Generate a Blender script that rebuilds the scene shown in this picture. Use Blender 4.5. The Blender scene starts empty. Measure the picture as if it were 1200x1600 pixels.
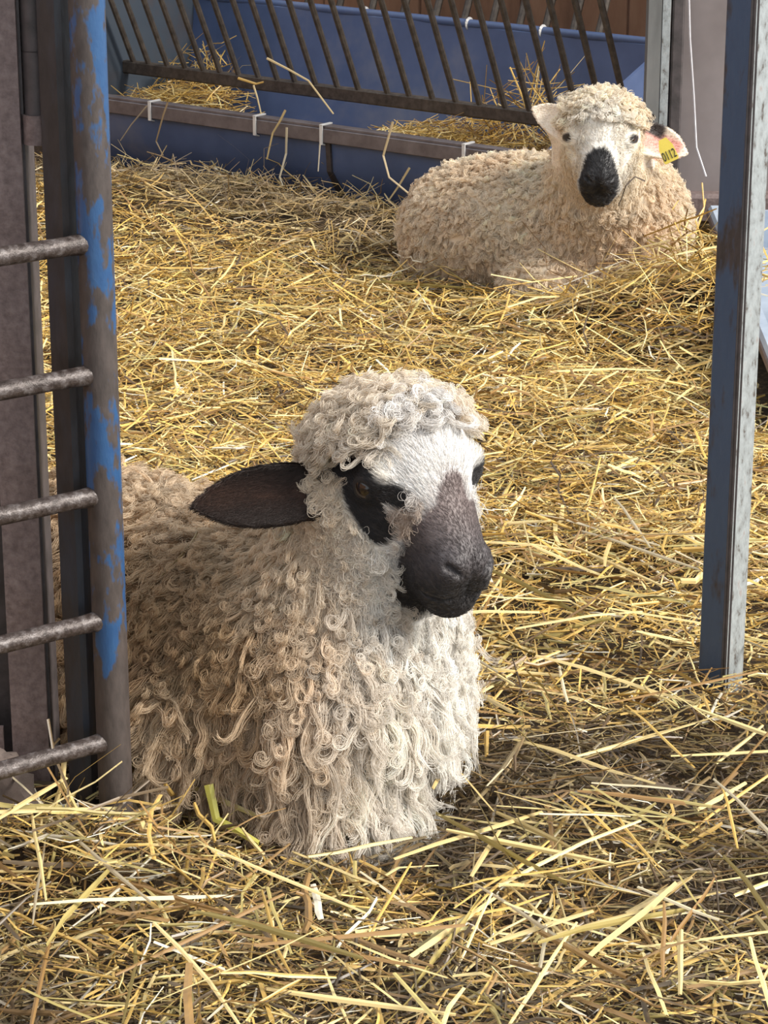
import math
import numpy as np
try:
    import bpy
except ImportError:          # the shape maths below also runs without Blender
    bpy = None

# ------------------------------------------------------------------ camera, world, light, exposure
CAM_H, PITCH, FPX = 1.15, math.radians(18.7), 4000.0
if bpy:
    sc = bpy.context.scene
    col = sc.collection
    cd = bpy.data.cameras.new('camera')
    cam = bpy.data.objects.new('camera', cd)
    col.objects.link(cam)
    cam.location = (0, 0, CAM_H)
    cam.rotation_euler = (math.pi / 2 - PITCH, 0, 0)
    cd.sensor_fit = 'VERTICAL'
    cd.sensor_height = 24.0
    cd.lens = FPX / 1600.0 * 24.0
    cd.clip_start = 0.05
    sc.camera = cam

    w = bpy.data.worlds.new('daylight')
    sc.world = w
    w.use_nodes = True
    bg = w.node_tree.nodes['Background']
    bg.inputs['Color'].default_value = (0.86, 0.93, 1.0, 1)
    bg.inputs['Strength'].default_value = 0.82

    sd = bpy.data.lights.new('sun', 'SUN')
    sun = bpy.data.objects.new('sun', sd)
    col.objects.link(sun)
    sd.energy = 4.6
    sd.angle = math.radians(24)
    sd.color = (1.0, 0.95, 0.87)
    from mathutils import Vector
    sun.rotation_euler = Vector((0.80, -0.30, 0.62)).to_track_quat('Z', 'Y').to_euler()

    sc.view_settings.view_transform = 'Standard'
    sc.view_settings.look = 'None'
    sc.view_settings.gamma = 1.0
    sc.view_settings.use_curve_mapping = False
    sc.view_settings.exposure = 0.45

rng = np.random.default_rng(7)
cp, sp = math.cos(PITCH), math.sin(PITCH)
CAMP = np.array([0, 0, CAM_H])


def ray(px, py):
    xc, yc = (px - 600) / FPX, -(py - 800) / FPX
    return np.array([xc, cp + yc * sp, -sp + yc * cp])


def at(px, py, z=0.0):
    """point at height z seen at that pixel"""
    d = ray(px, py)
    return CAMP + d * ((z - CAM_H) / d[2])


def aty(px, py, y):
    d = ray(px, py)
    return CAMP + d * (y / d[1])


def project(P):
    P = np.atleast_2d(P) - CAMP
    dz = P[:, 1] * cp - P[:, 2] * sp
    u = P[:, 1] * sp + P[:, 2] * cp
    return np.stack([600 + FPX * P[:, 0] / dz, 800 - FPX * u / dz], 1)


def unit(v):
    v = np.asarray(v, float)
    return v / (np.linalg.norm(v, axis=-1, keepdims=True) + 1e-12)


def rot_frame(f, u):
    """columns forward, left, up"""
    f = unit(f)
    l = unit(np.cross(u, f))
    return np.stack([f, l, np.cross(f, l)], 1)


# ------------------------------------------------------------------ noise
def _hash(i, j, k):
    h = (i * 374761393 + j * 668265263 + k * 2147483647 + 1274126177) & 0xffffffff
    h = ((h ^ (h >> 13)) * 1274126177) & 0xffffffff
    return ((h ^ (h >> 16)) & 0xffff) / 65535.0


def vnoise(x, y, z=0.0):
    x, y, z = np.broadcast_arrays(np.asarray(x, float), np.asarray(y, float), np.asarray(z, float))
    i, j, k = np.floor(x).astype(np.int64), np.floor(y).astype(np.int64), np.floor(z).astype(np.int64)
    fx, fy, fz = x - i, y - j, z - k
    fx, fy, fz = [t * t * (3 - 2 * t) for t in (fx, fy, fz)]
    r = 0
    for a in (0, 1):
        for b in (0, 1):
            for c in (0, 1):
                r = r + _hash(i + a, j + b, k + c) * (fx if a else 1 - fx) * (fy if b else 1 - fy) * (fz if c else 1 - fz)
    return r * 2 - 1


# ------------------------------------------------------------------ signed distance shapes for the animals
def smin(a, b, k):
    h = np.clip(0.5 + 0.5 * (b - a) / k, 0, 1)
    return b + (a - b) * h - k * h * (1 - h)


def smax(a, b, k):
    return -smin(-a, -b, k)


def ell(p, c, r):
    q = (p - np.asarray(c, np.float32)) / np.asarray(r, np.float32)
    k0 = np.sqrt((q * q).sum(-1))
    q = q / np.asarray(r, np.float32)
    k1 = np.sqrt((q * q).sum(-1)) + 1e-9
    return k0 * (k0 - 1) / k1


def cone(p, a, b, ra, rb):
    a, b = np.asarray(a, np.float32), np.asarray(b, np.float32)
    ab = b - a
    t = np.clip(((p - a) @ ab) / (ab @ ab), 0, 1)
    d = p - a - t[..., None] * ab
    return np.sqrt((d * d).sum(-1)) - (ra + (rb - ra) * t)


def rotell(p, c, r, R):
    return ell((p - np.asarray(c, np.float32)) @ np.asarray(R, np.float32), (0, 0, 0), r)


def ear_sd(p, root, along, normal, L, W, th, cup, droop):
    al = unit(along)
    wd = unit(np.cross(normal, al))
    nm = np.cross(al, wd)
    q = p - np.asarray(root, np.float32)
    x, y, z = q @ al.astype(np.float32), q @ wd.astype(np.float32), q @ nm.astype(np.float32)
    t = np.clip(x / L, 0, 1)
    hw = np.where(t > .42, W * (1 - np.clip((t - .42) / .58, 0, 1) ** 2.5), W * (.50 + .50 * np.sin(np.pi / 2 * t / .42)))
    zc = cup * y * y / W - droop * t * t
    d = np.maximum(np.abs(y) - hw, np.abs(z - zc) - th * (1.15 - .7 * t))
    d = smax(d, np.maximum(x - L, -x), .003)
    return d * .75


def head_sd(q, ears, ef=0.0):
    """bare head, unit: metres, origin between the eyes, axes forward left up"""
    qa = q.copy()
    qa[..., 1] = np.abs(qa[..., 1])
    d = ell(q, (-.028, 0, .014), (.080, .064, .052))
    d = smin(d, cone(q, (-.002, 0, .018), (.066, 0, -.066), .049, .034), .02)
    d = smin(d, cone(q, (-.02, 0, -.045), (.052, 0, -.100), .044, .027), .02)
    d = smin(d, ell(qa, (-.012, .026, -.035), (.046, .036, .05)), .02)
    d = smin(d, ell(qa, (.010, .054, .010), (.026, .018, .017)), .012)       # brow
    d = smin(d, ell(qa, (.006 + ef, .055 - ef * .25, .0), (.021, .0185, .0165)), .008)       # lids
    d = smin(d, ell(qa, (.066, .017, -.088), (.030, .023, .027)), .012)     # upper lip
    d = smin(d, ell(qa, (.086, .014, -.072), (.018, .018, .018)), .008)     # nostril wing
    d = smin(d, ell(q, (.064, 0, -.113), (.025, .026, .019)), .008)         # chin
    d = smax(d, -ell(qa, (.015 + ef * 1.2, .077 - ef * .5, .001), (.0105, .012, .0062)), .003)      # eye opening
    # nostril slit, philtrum, mouth line
    d = smax(d, -cone(qa, (.109, .007, -.082), (.096, .026, -.066), .0028, .0044), .003)
    d = smax(d, -cone(q, (.108, 0, -.080), (.098, 0, -.104), .0018, .0022), .003)
    m = np.minimum(cone(qa, (.100, 0, -.104), (.082, .029, -.104), .0026, .0030), cone(qa, (.082, .029, -.104), (.036, .048, -.088), .0030, .0022))
    d = smax(d, -m, .003)
    for e in ears:
        d = smin(d, ear_sd(q, *e), .012)
    return d


class Sheep:
    def __init__(s, origin, R, scale, ears, body, ef=0.0):
        s.o, s.R, s.s, s.ears, s.body, s.ef = np.asarray(origin, float), R, scale, ears, body, ef

    def local(s, p):
        return ((p - s.o.astype(np.float32)) @ s.R.astype(np.float32)) / np.float32(s.s)

    def world(s, q):
        return s.o + (np.asarray(q, float) * s.s) @ s.R.T

    def sd(s, p):
        p = p.astype(np.float32)
        h = np.full(p.shape[:-1], 1.0, np.float32)
        q = s.local(p)
        near = (np.abs(q) < np.float32([.2, .26, .22])).all(-1)
        h[near] = head_sd(q[near], s.ears, s.ef) * s.s
        b = None
        for kind, k, *a in s.body:
            e = {'e': ell, 'c': cone, 'r': rotell}[kind](p, *a)
            b = e if b is None else smin(b, e, k)
        return smin(h, b, .03)


def frame_yaw(yaw_deg, nod=0.0, tilt=0.0):
    """yaw measured from facing the camera, positive towards the picture's right; nod lowers the muzzle"""
    a = math.radians(yaw_deg)
    f = np.array([math.sin(a), -math.cos(a), 0])
    up = np.array([0, 0, 1.0])
    l = np.cross(up, f)
    n, t = math.radians(nod), math.radians(tilt)
    f2 = f * math.cos(n) - up * math.sin(n)
    u2 = up * math.cos(n) + f * math.sin(n)
    l2 = l * math.cos(t) + u2 * math.sin(t)
    u3 = u2 * math.cos(t) - l * math.sin(t)
    return np.stack([f2, l2, u3], 1)


def inv_dir(R, v):
    return unit(np.asarray(v, float) @ R)


# the near sheep: lies with its body to the left behind the gate, face three-quarters to the right
R1 = frame_yaw(35)
O1 = aty(645, 740, 2.45)
near = Sheep(O1, R1, 1.0, [
    ((-.040, -.060, -.016), inv_dir(R1, (-.97, -.10, -.07)), inv_dir(R1, (-.1, -.85, .45)), .150, .030, .0055, .25, .008),
    ((-.050, .055, .0), inv_dir(R1, (.12, .95, -.25)), inv_dir(R1, (.9, -.2, .35)), .12, .031, .0055, .25, .012)],
    [('c', .05, O1 + (-.02, .05, -.03), (-.040, 2.50, .13), .080, .098),
     ('e', .05, (-.062, 2.465, .080), (.090, .098, .110)),
     ('c', .06, (-.07, 2.535, .115), (-.33, 2.82, .095), .125, .135),
     ('e', .05, (-.18, 2.515, .055), (.11, .10, .085)),
     ('e', .05, (-.30, 2.70, .06), (.13, .14, .09)),
     ('e', .03, (-.055, 2.415, .025), (.080, .06, .045))])

# the far sheep: lies facing the camera, its body to the left
R2 = frame_yaw(-7)
O2 = aty(940, 213, 4.55)
far = Sheep(O2, R2, .87, [
    ((-.035, -.060, .006), inv_dir(R2, (-.84, .22, .42)), inv_dir(R2, (-.3, -.8, .4)), .10, .028, .0055, .3, .0),
    ((-.040, .060, .004), inv_dir(R2, (.93, -.12, -.34)), inv_dir(R2, (.25, -.9, .25)), .128, .034, .0055, .3, .008)],
    [('c', .05, O2 + (0, .05, -.02), (.42, 4.68, .14), .085, .115),
     ('e', .06, (.44, 4.70, .11), (.125, .125, .135)),
     ('r', .06, (.27, 4.80, .095), (.225, .155, .135), rot_frame((-.95, .30, 0), (0, 0, 1))),
     ('e', .05, (.16, 4.84, .07), (.115, .12, .115)),
     ('e', .04, (.36, 4.63, .03), (.14, .08, .06))], .016)


def surface_nets(F, xs, ys, zs):
    nx, ny, nz = F.shape
    S = F < 0
    cnt = np.zeros((nx - 1, ny - 1, nz - 1), np.int8)
    for a in (0, 1):
        for b in (0, 1):
            for c in (0, 1):
                cnt += S[a:nx - 1 + a, b:ny - 1 + b, c:nz - 1 + c]
    act = np.argwhere((cnt > 0) & (cnt < 8))
    idx = np.full(cnt.shape, -1, np.int64)
    idx[act[:, 0], act[:, 1], act[:, 2]] = np.arange(len(act))
    ax = [np.asarray(xs), np.asarray(ys), np.asarray(zs)]
    acc = np.zeros((len(act), 3))
    n = np.zeros(len(act))
    corners = [(a, b, c) for a in (0, 1) for b in (0, 1) for c in (0, 1)]
    for c0 in corners:
        for d in range(3):
            if c0[d]:
                continue
            c1 = list(c0)
            c1[d] = 1
            i0, i1 = act + c0, act + c1
            f0, f1 = F[tuple(i0.T)], F[tuple(i1.T)]
            m = (f0 < 0) != (f1 < 0)
            t = f0 / np.where(m, f0 - f1, 1)
            for e in range(3):
                v = ax[e][i0[:, e]] + t * (ax[e][i1[:, e]] - ax[e][i0[:, e]])
                acc[:, e] += np.where(m, v, 0)
            n += m
    V = acc / n[:, None]
    quads = []
    for d in range(3):
        sl0, sl1 = [slice(None)] * 3, [slice(None)] * 3
        sl0[d], sl1[d] = slice(0, -1), slice(1, None)
        a, b = S[tuple(sl0)], S[tuple(sl1)]
        e = np.argwhere(a != b)
        u, v = (d + 1) % 3, (d + 2) % 3
        e = e[(e[:, u] > 0) & (e[:, v] > 0) & (e[:, u] < F.shape[u] - 1) & (e[:, v] < F.shape[v] - 1)]
        flip = S[tuple(e.T)]
        q = []
        for du, dv in ((-1, -1), (0, -1), (0, 0), (-1, 0)):
            c = e.copy()
            c[:, u] += du
            c[:, v] += dv
            q.append(idx[tuple(c.T)])
        q = np.stack(q, 1)
        q[~flip] = q[~flip][:, ::-1]
        quads.append(q)
    return V, np.concatenate(quads)


def axis_grid(lo, hi, flo, fhi, fine, coarse):
    out = []
    if flo > lo:
        out.append(np.linspace(lo, flo, max(2, int((flo - lo) / coarse)), endpoint=False))
    out.append(np.linspace(flo, fhi, int((fhi - flo) / fine), endpoint=False))
    if hi > fhi:
        out.append(np.linspace(fhi, hi, max(2, int((hi - fhi) / coarse))))
    return np.concatenate(out)


def mesh_sheep(s, lo, hi, flo, fhi, fine, coarse):
    xs, ys, zs = [axis_grid(lo[i], hi[i], max(lo[i], flo[i]), min(hi[i], fhi[i]), fine, coarse) for i in range(3)]
    F = np.empty((len(xs), len(ys), len(zs)), np.float32)
    Y, Z = np.meshgrid(ys, zs, indexing='ij')
    for i0 in range(0, len(xs), 16):
        xb = xs[i0:i0 + 16]
        P = np.empty((len(xb),) + Y.shape + (3,), np.float32)
        P[..., 0] = xb[:, None, None]
        P[..., 1] = Y
        P[..., 2] = Z
        F[i0:i0 + 16] = s.sd(P)
    return surface_nets(F, xs, ys, zs)


def quad_normals(V, Q):
    n = np.cross(V[Q[:, 2]] - V[Q[:, 0]], V[Q[:, 3]] - V[Q[:, 1]])
    a = np.linalg.norm(n, axis=1)
    return n / (a[:, None] + 1e-12), a * .5


def raymarch(s, px, py):
    d = unit(ray(px, py))
    t = 1.8
    for _ in range(200):
        h = float(s.sd((CAMP + d * t)[None])[0])
        if h < .0006:
            break
        t += h * .8
        if t > 8:
            return None
    return CAMP + d * t


# ------------------------------------------------------------------ coats
def blobs(q, pts, r, soft):
    """1 inside a chain of tapering blobs drawn on the head"""
    d = np.full(q.shape[:-1], 9.0)
    for (a, b, ra, rb) in pts:
        d = np.minimum(d, cone(q.astype(np.float32), a, b, ra, rb))
    return np.clip(.5 - d / soft, 0, 1)


def mix(a, b, t):
    t = np.asarray(t)[..., None]
    return np.asarray(a) * (1 - t) + np.asarray(b) * t


def smooth(x, a, b):
    t = np.clip((x - a) / (b - a), 0, 1)
    return t * t * (3 - 2 * t)


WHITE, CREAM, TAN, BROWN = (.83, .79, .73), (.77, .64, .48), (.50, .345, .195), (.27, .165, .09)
BLACK, GREY = (.020, .018, .019), (.078, .066, .068)


def near_masks(q):
    qa = q.copy()
    qa[..., 1] = -np.abs(qa[..., 1])
    wob = .006 * vnoise(q[..., 0] * 90, q[..., 1] * 90, q[..., 2] * 90)
    patch = blobs(qa, [((-.030, -.074, .012), (.006, -.070, .008), .014, .024),
                       ((.002, -.072, -.006), (.022, -.056, -.044), .025, .018),
                       ((.012, -.066, .006), (.044, -.044, -.010), .018, .012)], 0, .006)
    muz = blobs(q + wob[..., None], [((.064, .004, .004), (.076, 0, -.045), .016, .040),
                                     ((.074, 0, -.05), (.052, 0, -.108), .047, .053)], 0, .010)
    blaze = blobs(q, [((.042, -.018, .026), (.042, .034, .026), .030, .030), ((.05, 0, .02), (.06, 0, -.02), .03, .03)], 0, .006)
    ear = (np.abs(q[..., 1]) > .082) & (q[..., 0] < .02) & (q[..., 0] > -.20) & (q[..., 2] > -.06) & (q[..., 2] < .06)
    return patch, muz, blaze, ear


def near_color(p, q):
    """wool and fur colour of the near sheep"""
    patch, muz, blaze, ear = near_masks(q)
    flank_dirt_shade = smooth(-p[..., 0] + .25 * (p[..., 1] - 2.45), -.02, .12)  # dirt stains plus the left side's shade painted into the wool colour
    c = mix(WHITE, CREAM, np.clip(flank_dirt_shade * .9 + .25 * (vnoise(p[..., 0] * 18, p[..., 1] * 18, p[..., 2] * 18) + .2), 0, 1))
    c = mix(c, TAN, np.clip(flank_dirt_shade * (.80 + .7 * vnoise(p[..., 0] * 11 + 5, p[..., 1] * 11, p[..., 2] * 11)), 0, .95) * smooth(-p[..., 2], -.29, -.19))
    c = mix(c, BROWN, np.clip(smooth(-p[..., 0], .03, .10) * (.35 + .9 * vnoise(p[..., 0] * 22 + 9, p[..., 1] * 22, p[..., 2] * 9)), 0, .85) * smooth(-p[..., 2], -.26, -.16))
    c = mix(c, CREAM, smooth(q[..., 2], .02, .06) * .55)
    tanj = blobs(q, [((.03, -.02, -.125), (.0, -.02, -.13), .02, .02)], 0, .02)
    c = mix(c, TAN, tanj * .6)
    curlp = blobs(q, [((.050, -.042, -.018), (.038, -.050, -.042), .014, .014)], 0, .012)
    face = blobs(q, [((.05, 0, .03), (.07, 0, -.09), .055, .06)], 0, .01)
    c = mix(c, (.80, .77, .74), face)
    c = mix(c, (.46, .34, .25), curlp * .8)
    m = mix(GREY, BLACK, smooth(-q[..., 2], .05, .10))
    m = mix(m, (.17, .125, .115), smooth(q[..., 2], -.065, -.005) * .8)
    c = mix(c, m, muz)
    c = mix(c, BLACK, patch)
    inner = np.exp(-((q[..., 2] + .016) / .012) ** 2) * (np.abs(q[..., 1]) > .09)
    e = mix((.022, .013, .010), (.085, .042, .028), inner * (.4 + .6 * np.clip(vnoise(q[..., 0] * 40, q[..., 1] * 25, q[..., 2] * 160), 0, 1)))
    return mix(c, e, ear.astype(float))


def far_masks(q):
    muz = blobs(q, [((.080, 0, -.040), (.078, 0, -.078), .030, .041), ((.078, 0, -.078), (.058, 0, -.108), .041, .036)], 0, .006)
    qa = q.copy()
    qa[..., 1] = np.abs(qa[..., 1])
    eyes = blobs(qa, [((.034, .066, .002), (.020, .072, .000), .011, .009)], 0, .004)
    blaze = blobs(qa, [((.05, 0, .022), (.065, 0, -.03), .03, .04), ((.02, .06, .0), (.03, .05, -.03), .020, .018)], 0, .006)
    ear = (qa[..., 1] > .082) & (q[..., 0] < .06) & (q[..., 2] > -.07) & (q[..., 2] < .09) & (q[..., 0] > -.12)
    return muz, eyes, blaze, ear


def far_color(p, q):
    muz, eyes, blaze, ear = far_masks(q)
    n = vnoise(p[..., 0] * 14, p[..., 1] * 14, p[..., 2] * 14)
    c = mix((.84, .75, .61), (.74, .58, .41), np.clip(.40 + .5 * n - smooth(q[..., 2], -.2, .1) * .3, 0, 1))
    c = mix(c, WHITE, blobs(q, [((.05, .0, .02), (.07, .01, -.07), .06, .075)], 0, .03) * .8)
    c = mix(c, BLACK, np.maximum(muz, eyes))
    root, al, nm, L_, W_ = far.ears[1][:5]
    wd_ = unit(np.cross(nm, al))
    if wd_[2] < 0:
        wd_ = -wd_
    rel = q - np.asarray(root)
    ax_, ay_ = rel @ unit(al) / L_, rel @ wd_ / W_
    lft = (q[..., 1] > 0)
    e = mix((.80, .68, .55), (.66, .31, .25), smooth(-np.abs(ay_ + .15), -.85, -.45) * smooth(ax_, .10, .25) * smooth(-ax_, -.93, -.80) * lft)
    e = mix(np.clip(e, 0, 1), (.035, .024, .022), smooth(ay_, .05, .3) * smooth(-ax_, -.58, -.45) * lft)
    return mix(c, e, ear.astype(float))


# ------------------------------------------------------------------ litter height
def litter(x, y):
    x, y = np.asarray(x, float), np.asarray(y, float)
    z = .014 * vnoise(x * 3.1, y * 3.1) + .009 * vnoise(x * 8 + 7, y * 8)

    def bump(cx, cy, rx, ry, h):
        return h * np.exp(-((x - cx) / rx) ** 2 - ((y - cy) / ry) ** 2)
    z = z + bump(-.50, 5.40, .26, .16, .075) + bump(-.15, 5.20, .22, .10, .042) + bump(.14, 5.02, .2, .10, .015)
    z = z + bump(.52, 4.42, .17, .16, .095) + bump(.66, 4.45, .12, .3, .05) + bump(.10, 4.78, .10, .10, .02)
    z = z + bump(-.32, 2.30, .10, .07, .022) + bump(.40, 2.72, .09, .08, .02) + bump(-.22, 2.30, .10, .05, .012) - bump(-.08, 2.37, .16, .07, .024)
    return z


if bpy is None:
    raise SystemExit


# ------------------------------------------------------------------ materials
class NT:
    def __init__(s, name):
        s.m = bpy.data.materials.new(name)
        s.m.use_nodes = True
        s.t = s.m.node_tree
        s.b = s.t.nodes['Principled BSDF']
        s.out = s.t.nodes['Material Output']

    def n(s, kind, **kw):
        nd = s.t.nodes.new('ShaderNode' + kind)
        for k, v in kw.items():
            if k in nd.inputs.keys():
                nd.inputs[k].default_value = v
            else:
                setattr(nd, k, v)
        return nd

    def l(s, a, b):
        s.t.links.new(a, b)

    def noise(s, scale, detail=4, rough=.6, vec=None):
        nd = s.n('TexNoise')
        nd.inputs['Scale'].default_value = scale
        nd.inputs['Detail'].default_value = detail
        nd.inputs['Roughness'].default_value = rough
        if vec is not None:
            s.l(vec, nd.inputs['Vector'])
        return nd

    def ramp(s, fac, stops):
        r = s.n('ValToRGB')
        el = r.color_ramp.elements
        while len(el) < len(stops):
            el.new(.5)
        for e, (p, c) in zip(el, stops):
            e.position = p
            e.color = (*c, 1) if len(c) == 3 else c
        s.l(fac, r.inputs['Fac'])
        return r

    def mix(s, fac, a, b):
        m = s.n('Mix', data_type='RGBA')
        s.l(fac, m.inputs[0]) if not isinstance(fac, float) else setattr(m.inputs[0], 'default_value', fac)
        for sock, v in ((m.inputs[6], a), (m.inputs[7], b)):
            if isinstance(v, tuple):
                sock.default_value = (*v, 1)
            else:
                s.l(v, sock)
        return m.outputs[2]

    def bump(s, h, strength, dist):
        b = s.n('Bump')
        b.inputs['Strength'].default_value = strength
        b.inputs['Distance'].default_value = dist
        s.l(h, b.inputs['Height'])
        s.l(b.outputs[0], s.b.inputs['Normal'])

    def coords(s, scale=(1, 1, 1)):
        tc = s.n('TexCoord')
        mp = s.n('Mapping')
        mp.inputs['Scale'].default_value = scale
        s.l(tc.outputs['Object'], mp.inputs['Vector'])
        return mp.outputs[0]


def painted(name, paint, paint2, rust, lo, hi, scale=9.0, stretch=(1, 1, .35), metal=.0, rough=.42, foot=None):
    """chipped paint over rusty steel"""
    t = NT(name)
    v = t.coords(stretch)
    a = t.noise(scale, 5, .62, v)
    b = t.noise(scale * 7, 4, .6, v)
    fac = a.outputs['Fac']
    if foot:            # paint scuffed away below this height
        tc0 = t.n('TexCoord')
        sz = t.n('SeparateXYZ')
        t.l(tc0.outputs['Object'], sz.inputs[0])
        mr = t.n('MapRange')
        mr.inputs['From Min'].default_value = foot[0]
        mr.inputs['From Max'].default_value = foot[1]
        mr.inputs['To Min'].default_value = .22
        mr.inputs['To Max'].default_value = 0
        t.l(sz.outputs['Z'], mr.inputs['Value'])
        ad = t.n('Math', operation='ADD')
        t.l(fac, ad.inputs[0])
        t.l(mr.outputs[0], ad.inputs[1])
        fac = ad.outputs[0]
    chip = t.ramp(fac, [(lo, (0, 0, 0)), (hi, (1, 1, 1))])
    pc = t.mix(b.outputs['Fac'], paint, paint2)
    rc = t.ramp(b.outputs['Fac'], [(.3, tuple(x * .55 for x in rust)), (.7, rust)])
    c = t.mix(chip.outputs[0], pc, rc.outputs[0])
    t.l(c, t.b.inputs['Base Color'])
    r = t.ramp(chip.outputs[0], [(0, (rough,) * 3), (1, (.62,) * 3)])
    t.l(r.outputs[0], t.b.inputs['Roughness'])
    t.b.inputs['Metallic'].default_value = metal
    t.bump(b.outputs['Fac'], .35, .002)
    return t.m


def speckled(name, stops, scale=60, rough=.6, metal=0.0, bumps=.3, stretch=(1, 1, 1)):
    t = NT(name)
    v = t.coords(stretch)
    a = t.noise(scale, 5, .65, v)
    r = t.ramp(a.outputs['Fac'], stops)
    t.l(r.outputs[0], t.b.inputs['Base Color'])
    t.b.inputs['Roughness'].default_value = rough
    t.b.inputs['Metallic'].default_value = metal
    t.bump(a.outputs['Fac'], bumps, .002)
    return t.m


M = {}
M['blue_tube'] = painted('chipped blue paint', (.014, .050, .145), (.032, .092, .20), (.070, .054, .048), .50, .53, 17, (1, 1, .40), 0, .35, (.14, .30))
M['dark_bar'] = painted('dark blue grey paint', (.016, .017, .021), (.030, .038, .056), (.034, .026, .024), .42, .56, 14)
M['rung'] = speckled('worn rung steel', [(.32, (.022, .014, .011)), (.5, (.062, .046, .041)), (.68, (.15, .13, .125))], 120, .42, .25, .8)
M['brown_steel'] = speckled('brown primer steel', [(.25, (.075, .050, .046)), (.55, (.155, .112, .105)), (.8, (.21, .165, .15))], 110, .62, 0, .5)
M['post_blue'] = painted('worn blue post face', (.038, .062, .11), (.055, .085, .14), (.060, .044, .040), .50, .57, 22, (1, 1, .3))
M['post_galv'] = speckled('pitted zinc', [(.32, (.09, .075, .065)), (.42, (.25, .265, .265)), (.60, (.33, .355, .36)), (.75, (.28, .24, .225))], 110, .55, .1, .5, (1, 1, .5))
M['post_dark'] = speckled('dark seam steel', [(.3, (.03, .025, .024)), (.7, (.075, .06, .06))], 40)
M['trough_blue'] = speckled('blue trough plastic', [(.30, (.055, .088, .185)), (.55, (.090, .132, .26)), (.75, (.21, .225, .29))], 3.0, .42, 0, .05)
M['trough_rim'] = speckled('grey rim steel', [(.3, (.11, .094, .098)), (.7, (.20, .175, .18))], 25, .5, .2)
M['rack_bar'] = speckled('dirty rack steel', [(.3, (.045, .036, .030)), (.7, (.12, .098, .080))], 60, .55, .3)
M['end_plate'] = painted('rusted blue plate', (.055, .075, .10), (.08, .095, .12), (.19, .095, .055), .52, .75, 2.2, (1, 1, 1))
M['tie'] = speckled('white cable tie', [(.3, (.62, .60, .58)), (.7, (.78, .77, .75))], 30, .4)
M['zinc_post'] = speckled('grey zinc post', [(.3, (.12, .12, .115)), (.7, (.24, .24, .235))], 14, .5, .2, .2, (1, 1, .2))
M['sheet'] = speckled('grey brown sheet', [(.25, (.13, .105, .10)), (.7, (.24, .205, .20))], 3.5, .6, .0, .1)
M['cord'] = speckled('pale cord', [(.3, (.45, .43, .45)), (.7, (.62, .60, .62))], 60, .6)
M['board'] = speckled('brown wall board', [(.25, (.14, .065, .035)), (.5, (.27, .135, .075)), (.75, (.36, .20, .12))], 9, .7, 0, .2, (1, 1, .35))
M['pale_trough'] = speckled('pale grey plastic', [(.3, (.24, .29, .37)), (.7, (.44, .50, .58))], 6, .45)
M['mud'] = speckled('dried mud', [(.3, (.055, .038, .030)), (.7, (.15, .115, .10))], 30, .9, 0, .9)
M['tag'] = speckled('yellow tag', [(.3, (.66, .50, .06)), (.7, (.78, .62, .10))], 20, .45)
M['ink'] = speckled('black print', [(.3, (.012, .012, .012)), (.7, (.02, .02, .02))], 20, .6)

t = NT('sheep skin')
a = t.n('Attribute', attribute_name='col')
t.l(a.outputs['Color'], t.b.inputs['Base Color'])
t.b.inputs['Roughness'].default_value = .55
nz = t.noise(420, 3)
t.bump(nz.outputs['Fac'], .35, .001)
M['skin'] = t.m


def fibre(name, transl, rough):
    t = NT(name)
    a = t.n('Attribute', attribute_name='col')
    t.l(a.outputs['Color'], t.b.inputs['Base Color'])
    t.b.inputs['Roughness'].default_value = rough
    t.b.inputs['Specular IOR Level'].default_value = .35
    tr = t.n('BsdfTranslucent')
    t.l(a.outputs['Color'], tr.inputs['Color'])
    mx = t.n('MixShader')
    mx.inputs[0].default_value = transl
    t.l(t.b.outputs[0], mx.inputs[1])
    t.l(tr.outputs[0], mx.inputs[2])
    t.l(mx.outputs[0], t.out.inputs['Surface'])
    return t.m


M['wool'] = fibre('wool fibre', .38, .5)
M['fur'] = fibre('short face fur', .15, .45)

t = NT('eye')
tc = t.n('TexCoord')
sx = t.n('SeparateXYZ')
t.l(tc.outputs['Object'], sx.inputs[0])
r = t.ramp(sx.outputs['Y'], [(0, (.016, .009, .006)), (.5, (.012, .007, .004)), (.95, (.003, .002, .002))])
t.l(r.outputs[0], t.b.inputs['Base Color'])
t.b.inputs['Roughness'].default_value = .05
t.b.inputs['Specular IOR Level'].default_value = .7
M['eye'] = t.m

t = NT('straw')
a = t.n('Attribute', attribute_name='col')
nz = t.noise(180, 3, .6)
rr = t.ramp(nz.outputs['Fac'], [(.3, (.72, .70, .66)), (.7, (1.08, 1.06, 1.05))])
mm = t.n('Mix', data_type='RGBA', blend_type='MULTIPLY')
mm.inputs[0].default_value = 1.0
t.l(a.outputs['Color'], mm.inputs[6])
t.l(rr.outputs[0], mm.inputs[7])
t.l(mm.outputs[2], t.b.inputs['Base Color'])
t.b.inputs['Roughness'].default_value = .38
t.b.inputs['Specular IOR Level'].default_value = .6
M['straw'] = t.m

t = NT('trodden litter')
v = t.coords((1, 1, 1))
a = t.noise(14, 6, .7, v)
b = t.noise(120, 5, .7, v)
r1 = t.ramp(b.outputs['Fac'], [(.3, (.022, .014, .008)), (.55, (.085, .052, .024)), (.75, (.20, .13, .055))])
t.l(r1.outputs[0], t.b.inputs['Base Color'])
t.b.inputs['Roughness'].default_value = .9
t.bump(b.outputs['Fac'], .9, .012)
M['litter'] = t.m


# ------------------------------------------------------------------ object helpers
def link(o, parent=None, **props):
    col.objects.link(o)
    if parent is not None:
        o.parent = parent
    for k, v in props.items():
        o[k] = v
    return o


def empty(name, loc, label, cat, group=None):
    o = bpy.data.objects.new(name, None)
    o.empty_display_size = .05
    o.location = loc
    link(o, label=label, category=cat)
    if group:
        o['group'] = group
    return o


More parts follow.
